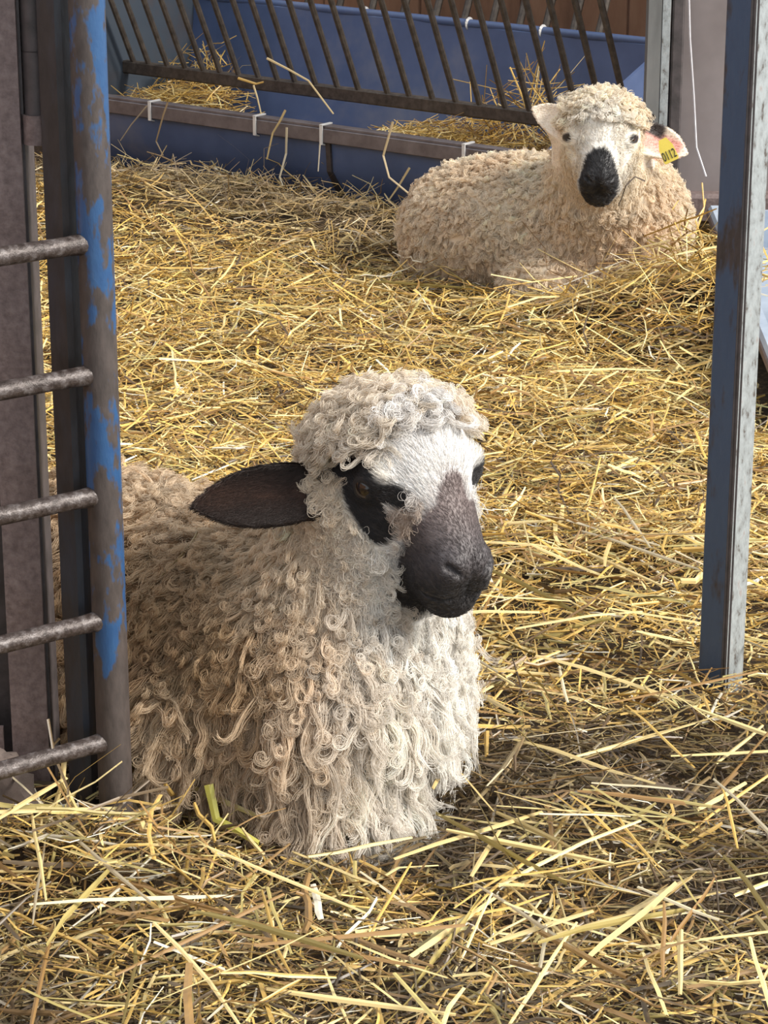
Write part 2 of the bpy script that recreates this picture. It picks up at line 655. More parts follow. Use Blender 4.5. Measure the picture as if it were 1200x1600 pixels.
def mesh_np(name, V, F, mat, colors=None, smooth_shade=False, k=4):
    me = bpy.data.meshes.new(name)
    V = np.ascontiguousarray(V, np.float32)
    F = np.ascontiguousarray(F, np.int32)
    me.vertices.add(len(V))
    me.vertices.foreach_set('co', V.ravel())
    me.loops.add(F.size)
    me.loops.foreach_set('vertex_index', F.ravel())
    me.polygons.add(len(F))
    me.polygons.foreach_set('loop_start', np.arange(len(F), dtype=np.int32) * k)
    me.polygons.foreach_set('use_smooth', np.full(len(F), bool(smooth_shade)))
    if colors is not None:
        at_ = me.attributes.new('col', 'FLOAT_COLOR', 'POINT')
        at_.data.foreach_set('color', np.concatenate([colors, np.ones((len(colors), 1))], 1).astype(np.float32).ravel())
    me.update(calc_edges=True)
    me.validate()
    if mat:
        me.materials.append(mat)
    return me


class MB:
    """collects faces of one part"""
    def __init__(s):
        s.v, s.f, s.m = [], [], []

    def add(s, v, f, mi=0):
        o = len(s.v)
        s.v += [tuple(map(float, x)) for x in v]
        s.f += [tuple(i + o for i in x) for x in f]
        s.m += [mi] * len(f)
        return s

    def prism(s, poly, a, b, ex, ey, mi=0, caps=True, side_mats=None):
        """profile poly (2-D, in axes ex, ey) swept from a to b"""
        a, b, ex, ey = map(np.asarray, (a, b, ex, ey))
        n = len(poly)
        v = [a + ex * x + ey * y for x, y in poly] + [b + ex * x + ey * y for x, y in poly]
        for i in range(n):
            j = (i + 1) % n
            s_m = side_mats[i] if side_mats else mi
            s.f.append(tuple(len(s.v) + k for k in (i, j, n + j, n + i)))
            s.m.append(s_m)
        if caps:
            s.f.append(tuple(len(s.v) + k for k in range(n - 1, -1, -1)))
            s.f.append(tuple(len(s.v) + n + k for k in range(n)))
            s.m += [mi, mi]
        s.v += [tuple(map(float, x)) for x in v]
        return s

    def bar(s, a, b, w, h, up=(0, 0, 1), bev=.15, mi=0):
        a, b = np.asarray(a, float), np.asarray(b, float)
        d = unit(b - a)
        ex = unit(np.cross(d, up))
        ey = np.cross(ex, d)
        c = min(w, h) * bev
        x, y = w / 2, h / 2
        poly = [(-x + c, -y), (x - c, -y), (x, -y + c), (x, y - c), (x - c, y), (-x + c, y), (-x, y - c), (-x, -y + c)]
        return s.prism(poly, a, b, ex, ey, mi)

    def tube(s, pts, rads, n=12, caps=True, mi=0):
        pts = [np.asarray(p, float) for p in pts]
        if np.isscalar(rads):
            rads = [rads] * len(pts)
        o = len(s.v)
        ref = np.array([0, 0, 1.0]) if abs(unit(pts[-1] - pts[0])[2]) < .9 else np.array([1.0, 0, 0])
        for i, p in enumerate(pts):
            d = unit(pts[min(i + 1, len(pts) - 1)] - pts[max(i - 1, 0)])
            ex = unit(np.cross(d, ref))
            ey = np.cross(ex, d)
            for k in range(n):
                t_ = 2 * math.pi * k / n
                s.v.append(tuple(p + rads[i] * (math.cos(t_) * ex + math.sin(t_) * ey)))
        for i in range(len(pts) - 1):
            for k in range(n):
                k2 = (k + 1) % n
                s.f.append((o + i * n + k, o + i * n + k2, o + (i + 1) * n + k2, o + (i + 1) * n + k))
                s.m.append(mi)
        if caps:
            s.f.append(tuple(o + k for k in range(n - 1, -1, -1)))
            s.f.append(tuple(o + (len(pts) - 1) * n + k for k in range(n)))
            s.m += [mi, mi]
        return s

    def build(s, name, mats, parent=None, smooth_shade=False, **props):
        me = bpy.data.meshes.new(name)
        org = np.zeros(3) if parent is None else np.asarray(parent.location)
        me.from_pydata([tuple(np.asarray(v) - org) for v in s.v], [], s.f)
        mats = mats if isinstance(mats, (list, tuple)) else [mats]
        for m in mats:
            me.materials.append(m)
        me.polygons.foreach_set('material_index', s.m)
        if smooth_shade:
            me.polygons.foreach_set('use_smooth', [True] * len(s.f))
        me.update()
        me.validate()
        if smooth_shade:
            try:
                me.set_sharp_from_angle(angle=math.radians(40))
            except Exception:
                pass
        return link(bpy.data.objects.new(name, me), parent, **props)


# ------------------------------------------------------------------ the setting
gx, gy = np.meshgrid(np.linspace(-3.0, 2.8, 171), np.linspace(.4, 8.8, 231), indexing='ij')
gz = litter(gx, gy) - .012 + .006 * vnoise(gx * 30, gy * 30)
under = (gx > .54) & (gx < .98) & (gy > 3.65) & (gy < 5.1)
gz[under] = np.minimum(gz[under], -.006)
V = np.stack([gx, gy, gz], -1).reshape(-1, 3)
ii = np.arange(171 * 231).reshape(171, 231)
F = np.stack([ii[:-1, :-1], ii[1:, :-1], ii[1:, 1:], ii[:-1, 1:]], -1).reshape(-1, 4)
floor = link(bpy.data.objects.new('floor', mesh_np('floor', V, F, M['litter'], smooth_shade=True)), kind='structure')

# trough frame of reference: ud runs along the trough (to the left and away), nd across it (away)
ud, nd = np.array([-.80, .60, 0]), np.array([.60, .80, 0])
T0 = at(770, 236, .18) * (1, 1, 0)


def tr(u, n, z):
    return T0 + ud * u + nd * n + np.array([0, 0, z])


# back wall of upright boards behind the feeder
wall = bpy.data.objects.new('wall_back', None)
wall.location = tr(.3, .9, 0)
link(wall, kind='structure')
for i in range(18):
    u0 = 4.15 - i * .30
    MB().bar(tr(u0 - .15, .92 + .004 * (i % 2), -.05), tr(u0 - .15, .92 + .004 * (i % 2), 2.6), .294, .02, up=nd, bev=.08).build('board', M['board'], wall)
# unseen board wall added on the left to keep side light off the sheep
wl = bpy.data.objects.new('shade_wall_left', None)
wl.location = (-2.05, 3, 0)
link(wl, kind='structure')
for i in range(31):
    MB().bar((-2.05 - .004 * (i % 2), -1.35 + i * .3, -.05), (-2.05 - .004 * (i % 2), -1.35 + i * .3, 1.15), .294, .02, up=(1, 0, 0), bev=.08).build('board', M['board'], wl)
# ------------------------------------------------------------------ feed trough with hay rack
trough = empty('feed_trough', tr(.4, .2, 0), 'long blue feed trough with slanted hay rack bars behind the two sheep', 'feed trough')
UL, UR = 1.22, -.10
prof = [(0, .178), (.012, .10), (.075, .015), (.30, .012), (.40, .06), (.452, .20), (.47, .345), (.478, .352), (.487, .345), (.468, .19), (.415, .045), (.31, -.004), (.068, -.002), (-.004, .09), (-.012, .178)]
m = MB()
segs = 14
for i in range(segs):
    a, b = UL + (UR - UL) * i / segs, UL + (UR - UL) * (i + 1) / segs
    n_ = len(prof)
    wob = [(.004 * math.sin(i * 1.7), .004 * math.sin((i + 1) * 1.7))]
    va = [tr(a, x + wob[0][0] * (z > .1), z) for x, z in prof]
    vb = [tr(b, x + wob[0][1] * (z > .1), z) for x, z in prof]
    m.add(va + vb, [(k, (k + 1) % n_, n_ + (k + 1) % n_, n_ + k) for k in range(n_)])
m.build('basin', M['trough_blue'], trough, True)
# steel angle along the front rim
m = MB()
m.bar(tr(UL, -.016, .168), tr(UR, -.016, .168), .010, .030)
m.bar(tr(UL, -.004, .186), tr(UR, -.004, .186), .026, .006)
m.build('front_rim', M['trough_rim'], trough)
m = MB()
m.tube([tr(UL, .478, .350), tr(UR, .478, .350)], .010, 10)
m.build('back_rim', M['trough_blue'], trough, True)
m = MB()
m.add([tr(.42, -.005, .17), tr(.42, .0035, .09), tr(.42, .062, .003), tr(.408, .062, .003), tr(.408, .0035, .09), tr(.408, -.005, .17),
       tr(.42, -.016, .17), tr(.42, -.010, .09), tr(.42, .055, -.01), tr(.408, .055, -.01), tr(.408, -.010, .09), tr(.408, -.016, .17)],
      [(6, 7, 10, 11), (7, 8, 9, 10), (0, 1, 7, 6), (1, 2, 8, 7), (11, 10, 4, 5), (10, 9, 3, 4)])
m.build('seam', M['post_dark'], trough)


def solve_u(px, n, z):
    """place along the trough whose image column is px"""
    us = np.linspace(-.6, UL, 500)
    P = np.array([tr(u, n, z) for u in us])
    return float(us[np.argmin(abs(project(P)[:, 0] - px))])


for px in (235, 398, 503, 725):
    u = solve_u(px, -.02, .17)
    m = MB()
    m.bar(tr(u, -.0225, .149), tr(u, -.0225, .190), .008, .003, up=nd)
    m.bar(tr(u, -.024, .1905), tr(u, .012, .1905), .008, .003)
    m.bar(tr(u, -.022, .150), tr(u, -.008, .146), .008, .003)
    m.build('cable_tie', M['tie'], trough)
for px in (570, 733, 848):
    u = solve_u(px, .478, .35)
    pts = [tr(u, .478 + .0115 * math.cos(a_), .350 + .0115 * math.sin(a_)) for a_ in np.linspace(0, 2 * math.pi, 13)]
    m = MB()
    for k in range(12):
        m.bar(pts[k], pts[k + 1], .007, .002, up=(0.3, -.5, .2))
    m.build('cable_tie', M['tie'], trough)
# end plate at the far left, taller than the basin
m = MB()
e0 = UL - .02
poly = [(-.03, -.02), (-.03, .17), (.02, .30), (.05, .62), (.60, .62), (.60, .35), (.49, .34), (.47, .02)]
m.prism(poly, tr(e0, 0, 0), tr(e0 + .012, 0, 0), nd, np.array([0, 0, 1.0]))
m.build('end_plate', M['end_plate'], trough)
MB().prism([(.0, .17), (.012, .10), (.075, .0), (.30, .0), (.40, .05), (.46, .19), (.475, .34)], tr(UR, 0, 0), tr(UR - .008, 0, 0), nd, np.array([0, 0, 1.0])).build('end_panel', M['trough_blue'], trough)
# hay rack: lower rail and bars leaning out over the front rim; a second row leans back behind the basin
NR, ZR = .22, .212
m = MB()
m.bar(tr(solve_u(178, NR, ZR), NR, ZR), tr(solve_u(1003, NR, ZR), NR, ZR), .022, .030)
m.build('rack_rail', M['rack_bar'], trough)
bx = list(np.array([184, 209, 234, 262, 290, 318, 346, 375, 405, 434, 463, 495, 528, 562, 607, 640, 676, 713, 750, 790, 829, 868, 905, 945, 985]))
lean = -nd * .47
for i, px in enumerate(bx):
    u = solve_u(px, NR, ZR + .01)
    a = tr(u, NR, ZR + .008)
    MB().tube([a, a + (np.array([0, 0, 1.0]) + lean) * .42], .0068, 8).build('rack_bar', M['rack_bar'], trough, True)
for px in (380, 430, 480, 530, 580, 630, 680, 725, 768, 812, 852, 895, 935):
    u = solve_u(px - 8, .50, .35)
    a = tr(u, .50, .30)
    MB().tube([a, a + (np.array([0, 0, 1.0]) + nd * .42) * .40], .0085, 8).build('rack_bar', M['rack_bar'], trough, True)
MB().bar(tr(UL, .50, .295), tr(UR + .02, .50, .295), .02, .024).build('rack_rail', M['rack_bar'], trough)

# ------------------------------------------------------------------ right side: zinc post, sheet hurdle, cord, low trough, near post
YB = 5.05
pb = aty(1020, 300, YB)
zp = empty('fence_post', (pb[0], pb[1], 0), 'grey zinc channel post rising behind the far sheep', 'post')
m = MB()
m.prism([(-.022, -.02), (.004, -.02), (.004, .0), (-.002, .004), (-.002, .03), (-.022, .03)], (pb[0], YB, -.03), (pb[0], YB, 1.7), np.array([1.0, 0, 0]), np.array([0, 1.0, 0]))
m.build('web', M['zinc_post'], zp)
m = MB()
m.prism([(.006, -.016), (.022, -.016), (.022, .026), (.006, .026)], (pb[0], YB, -.03), (pb[0], YB, 1.7), np.array([1.0, 0, 0]), np.array([0, 1.0, 0]))
m.build('flange', M['post_galv'], zp)

pl, pr = aty(1056, 150, YB + .02), aty(1330, 150, YB - .10)
sh = empty('sheet_hurdle', (pl[0], pl[1], 0), 'plain grey brown sheet hurdle between the two posts', 'hurdle')
MB().bar((pl[0] + .19, YB + .02, .10), (pl[0] + .19, YB + .02, 1.7), .38, .012, up=(0, 1, 0), bev=.1).build('sheet', M['sheet'], sh)
MB().bar((pl[0] - .004, YB + .0, -.02), (pl[0] - .004, YB + .0, 1.7), .024, .03, up=(0, 1, 0)).build('stile', M['post_dark'], sh)
zb = .085
MB().bar((pl[0] - .01, YB, zb), (pl[0] + .40, YB, zb), .05, .06).build('bottom_rail', M['brown_steel'], sh)
cpts = [aty(1075, -60, YB - .012), aty(1078, 60, YB - .012), aty(1084, 150, YB - .012), aty(1088, 230, YB - .014), aty(1103, 276, YB - .04)]
MB().tube(cpts, .0022, 6).build('hanging_cord', M['cord'], None, True, label='thin pale cord hanging down in front of the grey sheet hurdle', category='cord')

# low pale trough along the right side
lt = empty('side_trough', (.74, 4.6, 0), 'low pale blue grey trough on the straw behind the blue and zinc post', 'feed trough')
prof2 = [(.0, .085), (.03, .0), (.20, .0), (.23, .085), (.245, .085), (.25, .078), (.215, -.014), (.015, -.014), (-.02, .078), (-.015, .085)]
MB().prism(prof2, (.615, 3.75, .018), (.66, 4.98, .018), np.array([1.0, 0, 0]), np.array([0, 0, 1.0]), caps=False).build('basin', M['pale_trough'], lt)
for y_, x_ in ((3.75, .615), (4.98, .66)):
    MB().prism([(-.012, .08), (.018, -.01), (.212, -.01), (.242, .08)], (x_, y_, .012), (x_, y_ + .012, .012), np.array([1.0, 0, 0]), np.array([0, 0, 1.0])).build('end_wall', M['pale_trough'], lt)
MB().bar((.602, 3.75, .088), (.647, 4.98, .088), .020, .016).build('wooden_edge', M['brown_steel'], lt)

# near post with a dark blue and a zinc face
b0 = at(1131, 1082, 0)
npost = empty('corner_post', (b0[0], b0[1], 0), 'upright steel post with dark blue left face and pitted zinc right face', 'post')
ang = math.radians(40)
exv = np.array([-math.cos(ang), math.sin(ang), 0])      # along the blue face, away from the edge
eyv = np.array([math.cos(math.radians(44)), math.sin(math.radians(44)), 0])   # along the zinc face
W1, W2 = .037, .034
poly = [(0.0055, 0), (W1 - .002, 0), (W1, .002), (W1, W2), (0, W2), (0, .0075), (.0022, .0055), (.0022, .0040), (.0, .0036), (0, .0022), (.0014, .0012), (.0038, .0012), (.0045, .0)]
sides = [0, 0, 0, 2, 1, 2, 2, 2, 1, 2, 2, 2, 2]
MB().prism(poly, (b0[0], b0[1], -.03), (b0[0], b0[1], 1.25), exv, eyv, 0, True, sides).build('post_shaft', [M['post_blue'], M['post_galv'], M['post_dark']], npost)

# ------------------------------------------------------------------ left side: gate, bar, brown column
g0 = at(183, 1300, 0)
gate = empty('tube_gate', (g0[0], g0[1], 0), 'steel tube gate with chipped blue end tube and five rusty rungs', 'gate')
RT = .0172
MB().tube([(g0[0], g0[1], -.02), (g0[0], g0[1], 1.25)], RT, 28).build('end_tube', M['blue_tube'], gate, True)
gd = -unit((math.sin(math.radians(54)), math.cos(math.radians(54)), 0))     # towards the camera's left
for py in (383, 588, 778, 973, 1163):
    z = aty(140, py, g0[1] - .012)[2]
    a = np.array([g0[0], g0[1], z])
    MB().tube([a + gd * (RT - .004), a + gd * .02, a + gd * .03, a + gd * .75], [.0108, .0100, .0092, .0092], 14).build('rung', M['rung'], gate, True)

k0 = g0 + np.array([-.032, .028, 0])
bar = empty('hinge_post', (k0[0], k0[1], 0), 'dark square bar with hinge lugs directly behind the blue gate tube', 'post')
MB().bar((k0[0], k0[1], -.02), (k0[0], k0[1], 1.25), .030, .030, up=(.55, .83, 0)).build('bar_shaft', M['dark_bar'], bar)
c0 = aty(52, 1250, g0[1] + .035)
colm = empty('steel_column', (c0[0], c0[1], 0), 'mauve brown steel column at the picture edge behind the gate rungs', 'column')
X, Y = np.array([1.0, 0, 0]), np.array([0, 1.0, 0])
MB().prism([(-.0185, 0), (.0185, 0), (.0185, .008), (-.0185, .008)], (c0[0], c0[1], -.02), (c0[0], c0[1], 1.3), X, Y).build('front_flange', M['brown_steel'], colm)
MB().prism([(.006, .008), (.021, .008), (.021, .07), (.006, .07)], (c0[0], c0[1], -.02), (c0[0], c0[1], 1.3), X, Y).build('web', M['post_dark'], colm)
MB().prism([(-.12, .05), (.0, .05), (.0, .07), (-.12, .07)], (c0[0], c0[1], -.02), (c0[0], c0[1], 1.3), X, Y).build('side_plate', M['post_dark'], colm)
MB().prism([(-.10, .0), (-.028, .0), (-.028, .008), (-.10, .008)], (c0[0], c0[1], -.02), (c0[0], c0[1], .10), X, Y).build('foot_plate', M['brown_steel'], colm)
# hinge lugs bridging the gap between column and bar
for py0, py1 in ((-400, 80), (78, 178), (178, 224)):
    za, zb_ = aty(60, py1, c0[1] + .01)[2], aty(60, py0, c0[1] + .01)[2]
    big = py1 > 200
    xc_ = (c0[0] + .022 + k0[0] - .012) / 2
    MB().tube([(xc_, c0[1] + .012, za), (xc_, c0[1] + .012, zb_)], .0155 if big else .0125, 14).build('hinge', M['brown_steel' if big else 'post_dark'], bar, True)
# lump of dried mud at the column foot
lv, lf = [], []
lc = at(10, 1290, 0) + np.array([0, -.008, .034])
for i in range(13):
    th = math.pi * i / 12
    for j in range(18):
        ph = 2 * math.pi * j / 18
        d = np.array([math.sin(th) * math.cos(ph), math.sin(th) * math.sin(ph), math.cos(th)])
        r_ = .038 * (1 + .35 * float(vnoise(d[0] * 2.3 + 3, d[1] * 2.3, d[2] * 2.3)) + .15 * float(vnoise(d[0] * 6, d[1] * 6, d[2] * 6)))
        lv.append(lc + d * r_ * np.array([.8, .6, 1.2]))
for i in range(12):
    for j in range(18):
        lf.append((i * 18 + j, (i + 1) * 18 + j, (i + 1) * 18 + (j + 1) % 18, i * 18 + (j + 1) % 18))
MB().add(lv, lf).build('mud_clod', M['mud'], None, True, label='rough lump of dried mud at the foot of the brown column', category='mud')


# ------------------------------------------------------------------ sheep
def hair(name, curves, colors, radius, mat, parent, **props):
    """curves: (n, k, 3) strand points"""
    n, k, _ = curves.shape
    hc = bpy.data.hair_curves.new(name)
    hc.add_curves([k] * n)
    hc.position_data.foreach_set('vector', np.ascontiguousarray(curves, np.float32).ravel())
    ra = hc.attributes.get('radius') or hc.attributes.new('radius', 'FLOAT', 'POINT')
    if np.ndim(radius) == 1:
        radius = np.broadcast_to(radius, (n, k))
    ra.data.foreach_set('value', np.ascontiguousarray(radius, np.float32).ravel())
    ca = hc.attributes.new('col', 'FLOAT_COLOR', 'CURVE')
    ca.data.foreach_set('color', np.concatenate([colors, np.ones((n, 1))], 1).astype(np.float32).ravel())
    hc.materials.append(mat)
    return link(bpy.data.objects.new(name, hc), parent, **props)


def sample(V, Q, weight, n):
    nrm, area = quad_normals(V, Q)
    C = V[Q].mean(1)
    pw = area * weight
    f = rng.choice(len(Q), n, p=pw / pw.sum())
    a, b = rng.random(n), rng.random(n)
    q = V[Q[f]]
    P = (q[:, 0] * ((1 - a) * (1 - b))[:, None] + q[:, 1] * (a * (1 - b))[:, None] + q[:, 2] * (a * b)[:, None] + q[:, 3] * ((1 - a) * b)[:, None])
    return P, vn(V, Q)[Q[f]].mean(1)


_vn = {}


def vn(V, Q):
    if id(V) not in _vn:
        nrm, area = quad_normals(V, Q)
        N = np.zeros_like(V)
        for k in range(4):
            np.add.at(N, Q[:, k], nrm * area[:, None])
        _vn[id(V)] = unit(N)
    return _vn[id(V)]


def locks(P, N, T, L, lift, turns, curl_start, wave, nwave, w0, strands, K, twist_n=.35, tip=.36):
    """bundles of strands: leave the skin along N, drape along T and end in a ring or a wave"""
    n = len(P)
    N, T = unit(N), unit(T)
    B = unit(np.cross(N, T))
    mixn = rng.normal(0, twist_n, n)[:, None]
    E = unit(B + N * mixn)
    sgn = rng.choice([-1, 1], n)
    ph = rng.random(n) * 2 * math.pi
    pos = P - N * .002
    out = np.empty((n, K, 3))
    fr = np.empty((n, K, 3))
    ds = L / (K - 1)
    for i in range(K):
        s = i / (K - 1)
        out[:, i] = pos
        th = wave * np.sin(2 * math.pi * nwave * s + ph) * min(1, s * 3) + sgn * 2 * math.pi * turns * np.clip((s - curl_start) / (1 - curl_start), 0, 1) ** 1.25
        base = unit(T + N * (lift * (1 - s) ** 2.0)[:, None])
        d = base * np.cos(th)[:, None] + E * np.sin(th)[:, None] + N * (.10 + .25 * (s > curl_start))[:, None] * .6
        fr[:, i] = -base * np.sin(th)[:, None] + E * np.cos(th)[:, None]
        pos = pos + d * ds[:, None]
    # strands of the bundle: each runs along the guide for its own share of the length
    sv = np.linspace(0, 1, K)
    r = np.sqrt(rng.random((n, strands))) * w0[:, None]
    a = rng.random((n, strands)) * 2 * math.pi
    ln = rng.uniform(.62, 1.0, (n, strands))
    fi = ln[..., None] * sv[None, None] * (K - 1)
    i0 = np.minimum(fi.astype(int), K - 2)
    ft = (fi - i0)[..., None]
    rows = np.arange(n)[:, None, None]
    G = out[rows, i0] * (1 - ft) + out[rows, i0 + 1] * ft
    Fr = fr[rows, i0]
    sr = fi / (K - 1)
    prof_ = tip + (1.15 - tip) * (1 - sr) ** .8
    tw = a[:, :, None] + sgn[:, None, None] * 3.0 * sr
    S = G + Fr * (r[:, :, None] * prof_ * np.cos(tw))[..., None] + N[:, None, None] * (r[:, :, None] * prof_ * np.sin(tw))[..., None]
    S += np.cumsum(rng.normal(0, .00035, S.shape), 2)
    return S.reshape(n * strands, K, 3)


def tangent_down(P, N, jitter, g=(0, 0, -1)):
    g = np.asarray(g, float)[None] + rng.normal(0, jitter, N.shape)
    T = g - (g * N).sum(1)[:, None] * N
    return unit(T)


def make_eye(parent, s, side, r):
    c = s.world((.0085 + s.ef, side * (.0590 - s.ef * .25), .0005))
    me = bpy.data.meshes.new('eye')
    vs, fs = [], []
    for i in range(17):
        th = math.pi * i / 16
        for j in range(24):
            ph = 2 * math.pi * j / 24
            vs.append((r * math.sin(th) * math.cos(ph), r * math.cos(th), r * math.sin(th) * math.sin(ph)))
    for i in range(16):
        for j in range(24):
            fs.append((i * 24 + j, i * 24 + (j + 1) % 24, (i + 1) * 24 + (j + 1) % 24, (i + 1) * 24 + j))
    d = unit(s.R @ np.array([.25 + s.ef * 30, side * 1.0, .05]))
    rot = Vector(d).to_track_quat('Y', 'Z').to_matrix()
    me.from_pydata([tuple(rot @ Vector(v)) for v in vs], [], fs)
    me.polygons.foreach_set('use_smooth', [True] * len(fs))
    me.validate()
    me.materials.append(M['eye'])
    o = link(bpy.data.objects.new('eye', me), parent)
    o.location = Vector(c) - parent.location
    return o


def build_sheep(s, root, box, fine_box, fine, coarse, colorf):
    V, Q = mesh_sheep(s, *box, *fine_box, fine, coarse)
    org = np.asarray(root.location)
    q = s.local(V.astype(np.float32)).astype(float)
    c = colorf(V, q)
    me = mesh_np('body', V - org, Q, M['skin'], c, True)
    link(bpy.data.objects.new('body', me), root)
    return V, Q


def ring_fleece(s, P, N, kind):
    pass


# near sheep -------------------------------------------------------
root1 = empty('sheep', (-.03, 2.47, 0), 'large woolly sheep with dark muzzle, eye patch and ear lying beside the gate', 'sheep', 'sheep lying in the straw pen')
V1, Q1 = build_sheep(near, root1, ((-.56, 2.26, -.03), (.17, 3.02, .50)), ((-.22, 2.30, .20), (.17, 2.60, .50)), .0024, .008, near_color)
org1 = np.asarray(root1.location)
C1 = V1[Q1].mean(1)
q1 = near.local(C1.astype(np.float32)).astype(float)
patch, muz, blaze, ear = near_masks(q1)
bare = np.maximum.reduce([patch, muz, blaze, ear.astype(float)])
qm = q1.copy()
qm[:, 1] = -np.abs(qm[:, 1])
eyezone = blobs(qm, [((-.020, -.072, .018), (.030, -.055, .012), .024, .024), ((.0, -.07, -.01), (.024, -.055, -.04), .026, .022)], 0, .004)
woolw = (bare < .35) & (C1[:, 2] > .004) & ~((eyezone > .5) & (q1[:, 2] > -.056))
cap = woolw & (q1[:, 2] > .012) & ~((q1[:, 0] > .015) & (q1[:, 2] < .040)) & (np.linalg.norm(q1, axis=1) < .16)
headw = woolw & ~cap & (np.linalg.norm(q1 - (0, 0, -.03), axis=1) < .115)
bodyw = woolw & ~cap & ~headw

S, Cc, Rr = [], [], []
K = 16


def push(P, N, T, L, lift, turns, cs, wave, nw, w0, strands, colorfn, s, r0, bright=.10):
    n = len(P)
    st = locks(P, N, T, L, lift, turns, cs, wave, nw, w0, strands, K)
    c = colorfn(P, s.local(P.astype(np.float32)).astype(float))
    c = c * (1 + rng.normal(0, bright, (n, 1)))
    c = np.repeat(c, strands, 0) * (1 + rng.normal(0, .05, (n * strands, 1)))
    S.append(st)
    Cc.append(np.clip(c, .004, .93))
    Rr.append(np.full(len(st), r0))


def U(a, b, n):
    return rng.uniform(a, b, n)


n = 1300
P, N = sample(V1, Q1, cap.astype(float), n)
qq = near.local(P.astype(np.float32)).astype(float)
front = smooth(qq[:, 0], -.02, .03)
gdir = np.stack([-front * .6, qq[:, 1] * 6, front * .9 - (1 - front)], 1) @ near.R.T
Tc = gdir + rng.normal(0, .75, (n, 3))
Tc = unit(Tc - (Tc * N).sum(1)[:, None] * N)
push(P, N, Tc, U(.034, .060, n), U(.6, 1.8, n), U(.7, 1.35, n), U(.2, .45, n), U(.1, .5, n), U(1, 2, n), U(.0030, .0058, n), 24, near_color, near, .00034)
n = 1500
P, N = sample(V1, Q1, headw.astype(float), n)
inner_ = near.local(P.astype(np.float32))[:, 0] > .022
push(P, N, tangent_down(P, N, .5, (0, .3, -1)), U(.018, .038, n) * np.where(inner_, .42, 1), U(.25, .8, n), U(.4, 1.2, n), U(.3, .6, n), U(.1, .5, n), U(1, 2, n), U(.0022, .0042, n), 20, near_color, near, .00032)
n = 4700
wt = bodyw * (1 + 1.2 * (C1[:, 1] < 2.62))
P, N = sample(V1, Q1, wt, n)
lowz = smooth(-P[:, 2], -.25, -.15)
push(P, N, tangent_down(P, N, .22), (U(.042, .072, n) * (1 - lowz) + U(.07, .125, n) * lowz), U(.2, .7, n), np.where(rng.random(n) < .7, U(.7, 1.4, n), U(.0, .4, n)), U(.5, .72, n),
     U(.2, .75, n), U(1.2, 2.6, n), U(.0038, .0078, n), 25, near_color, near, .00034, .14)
n = 2600
P, N = sample(V1, Q1, bodyw * (1 + 2.0 * (C1[:, 1] < 2.60)) * smooth(C1[:, 2], .06, .16), n)
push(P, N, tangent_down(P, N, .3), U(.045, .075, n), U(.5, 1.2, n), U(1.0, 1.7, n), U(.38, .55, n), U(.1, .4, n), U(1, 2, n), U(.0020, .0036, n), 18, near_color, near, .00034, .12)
# loose fuzz between the locks
n = 26000
P, N = sample(V1, Q1, woolw * 1.0, n)
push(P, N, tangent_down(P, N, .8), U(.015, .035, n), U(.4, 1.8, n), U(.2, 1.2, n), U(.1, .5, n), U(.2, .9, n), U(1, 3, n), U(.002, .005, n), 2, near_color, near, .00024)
S_, C_, R_ = np.concatenate(S), np.concatenate(Cc), np.concatenate(Rr)
lo_ = S_[..., 2] < .03
S_[lo_, 2] = np.maximum(S_[lo_, 2], litter(S_[lo_, 0], S_[lo_, 1]) - .004)
rad = R_[:, None] * np.linspace(1, .55, K)[None]
hair('fleece', S_ - org1, C_, rad, M['wool'], root1, kind='stuff')

# short fur on the bare face and ears
fw = ((bare > .2) | (~woolw & (np.linalg.norm(q1, axis=1) < .17))).astype(float) * (np.linalg.norm(qm - (.013, -.073, 0), axis=1) > .0125) * (1 + 1.5 * ear) * (C1[:, 2] > .1)
n = 52000
P, N = sample(V1, Q1, fw, n)
ql = near.local(P.astype(np.float32)).astype(float)
pa, mu, bl, er = near_masks(ql)
flow = np.where((np.abs(ql[:, 1]) > .075)[:, None] & er[:, None], np.stack([np.zeros(n), np.sign(ql[:, 1]), -.2 * np.ones(n)], 1), np.stack([-.75 * np.ones(n), .5 * ql[:, 1] / .06, .55 * np.ones(n)], 1))
flow = flow @ near.R.T
T = flow + rng.normal(0, .18, (n, 3))
T = unit(T - (T * N).sum(1)[:, None] * N)
Lf = np.where(er, .007, np.where(mu > .5, .0034, np.where(pa > .5, .0045, .0085))) * U(.7, 1.3, n)
sv = np.linspace(0, 1, 5)[None, :, None]
fur = P[:, None] + T[:, None] * (Lf[:, None, None] * sv) + N[:, None] * (Lf[:, None, None] * (.45 * sv - .22 * sv ** 2))
cf = near_color(P, ql) * (1 + rng.normal(0, .22, (n, 1)))
hair('face_fur', fur - org1, np.clip(cf, .003, .9), np.where(mu > .5, .00019, .00026)[:, None] * np.linspace(1, .4, 5)[None], M['fur'], root1, kind='stuff')
for sd_ in (-1, 1):
    make_eye(root1, near, sd_, .0150)

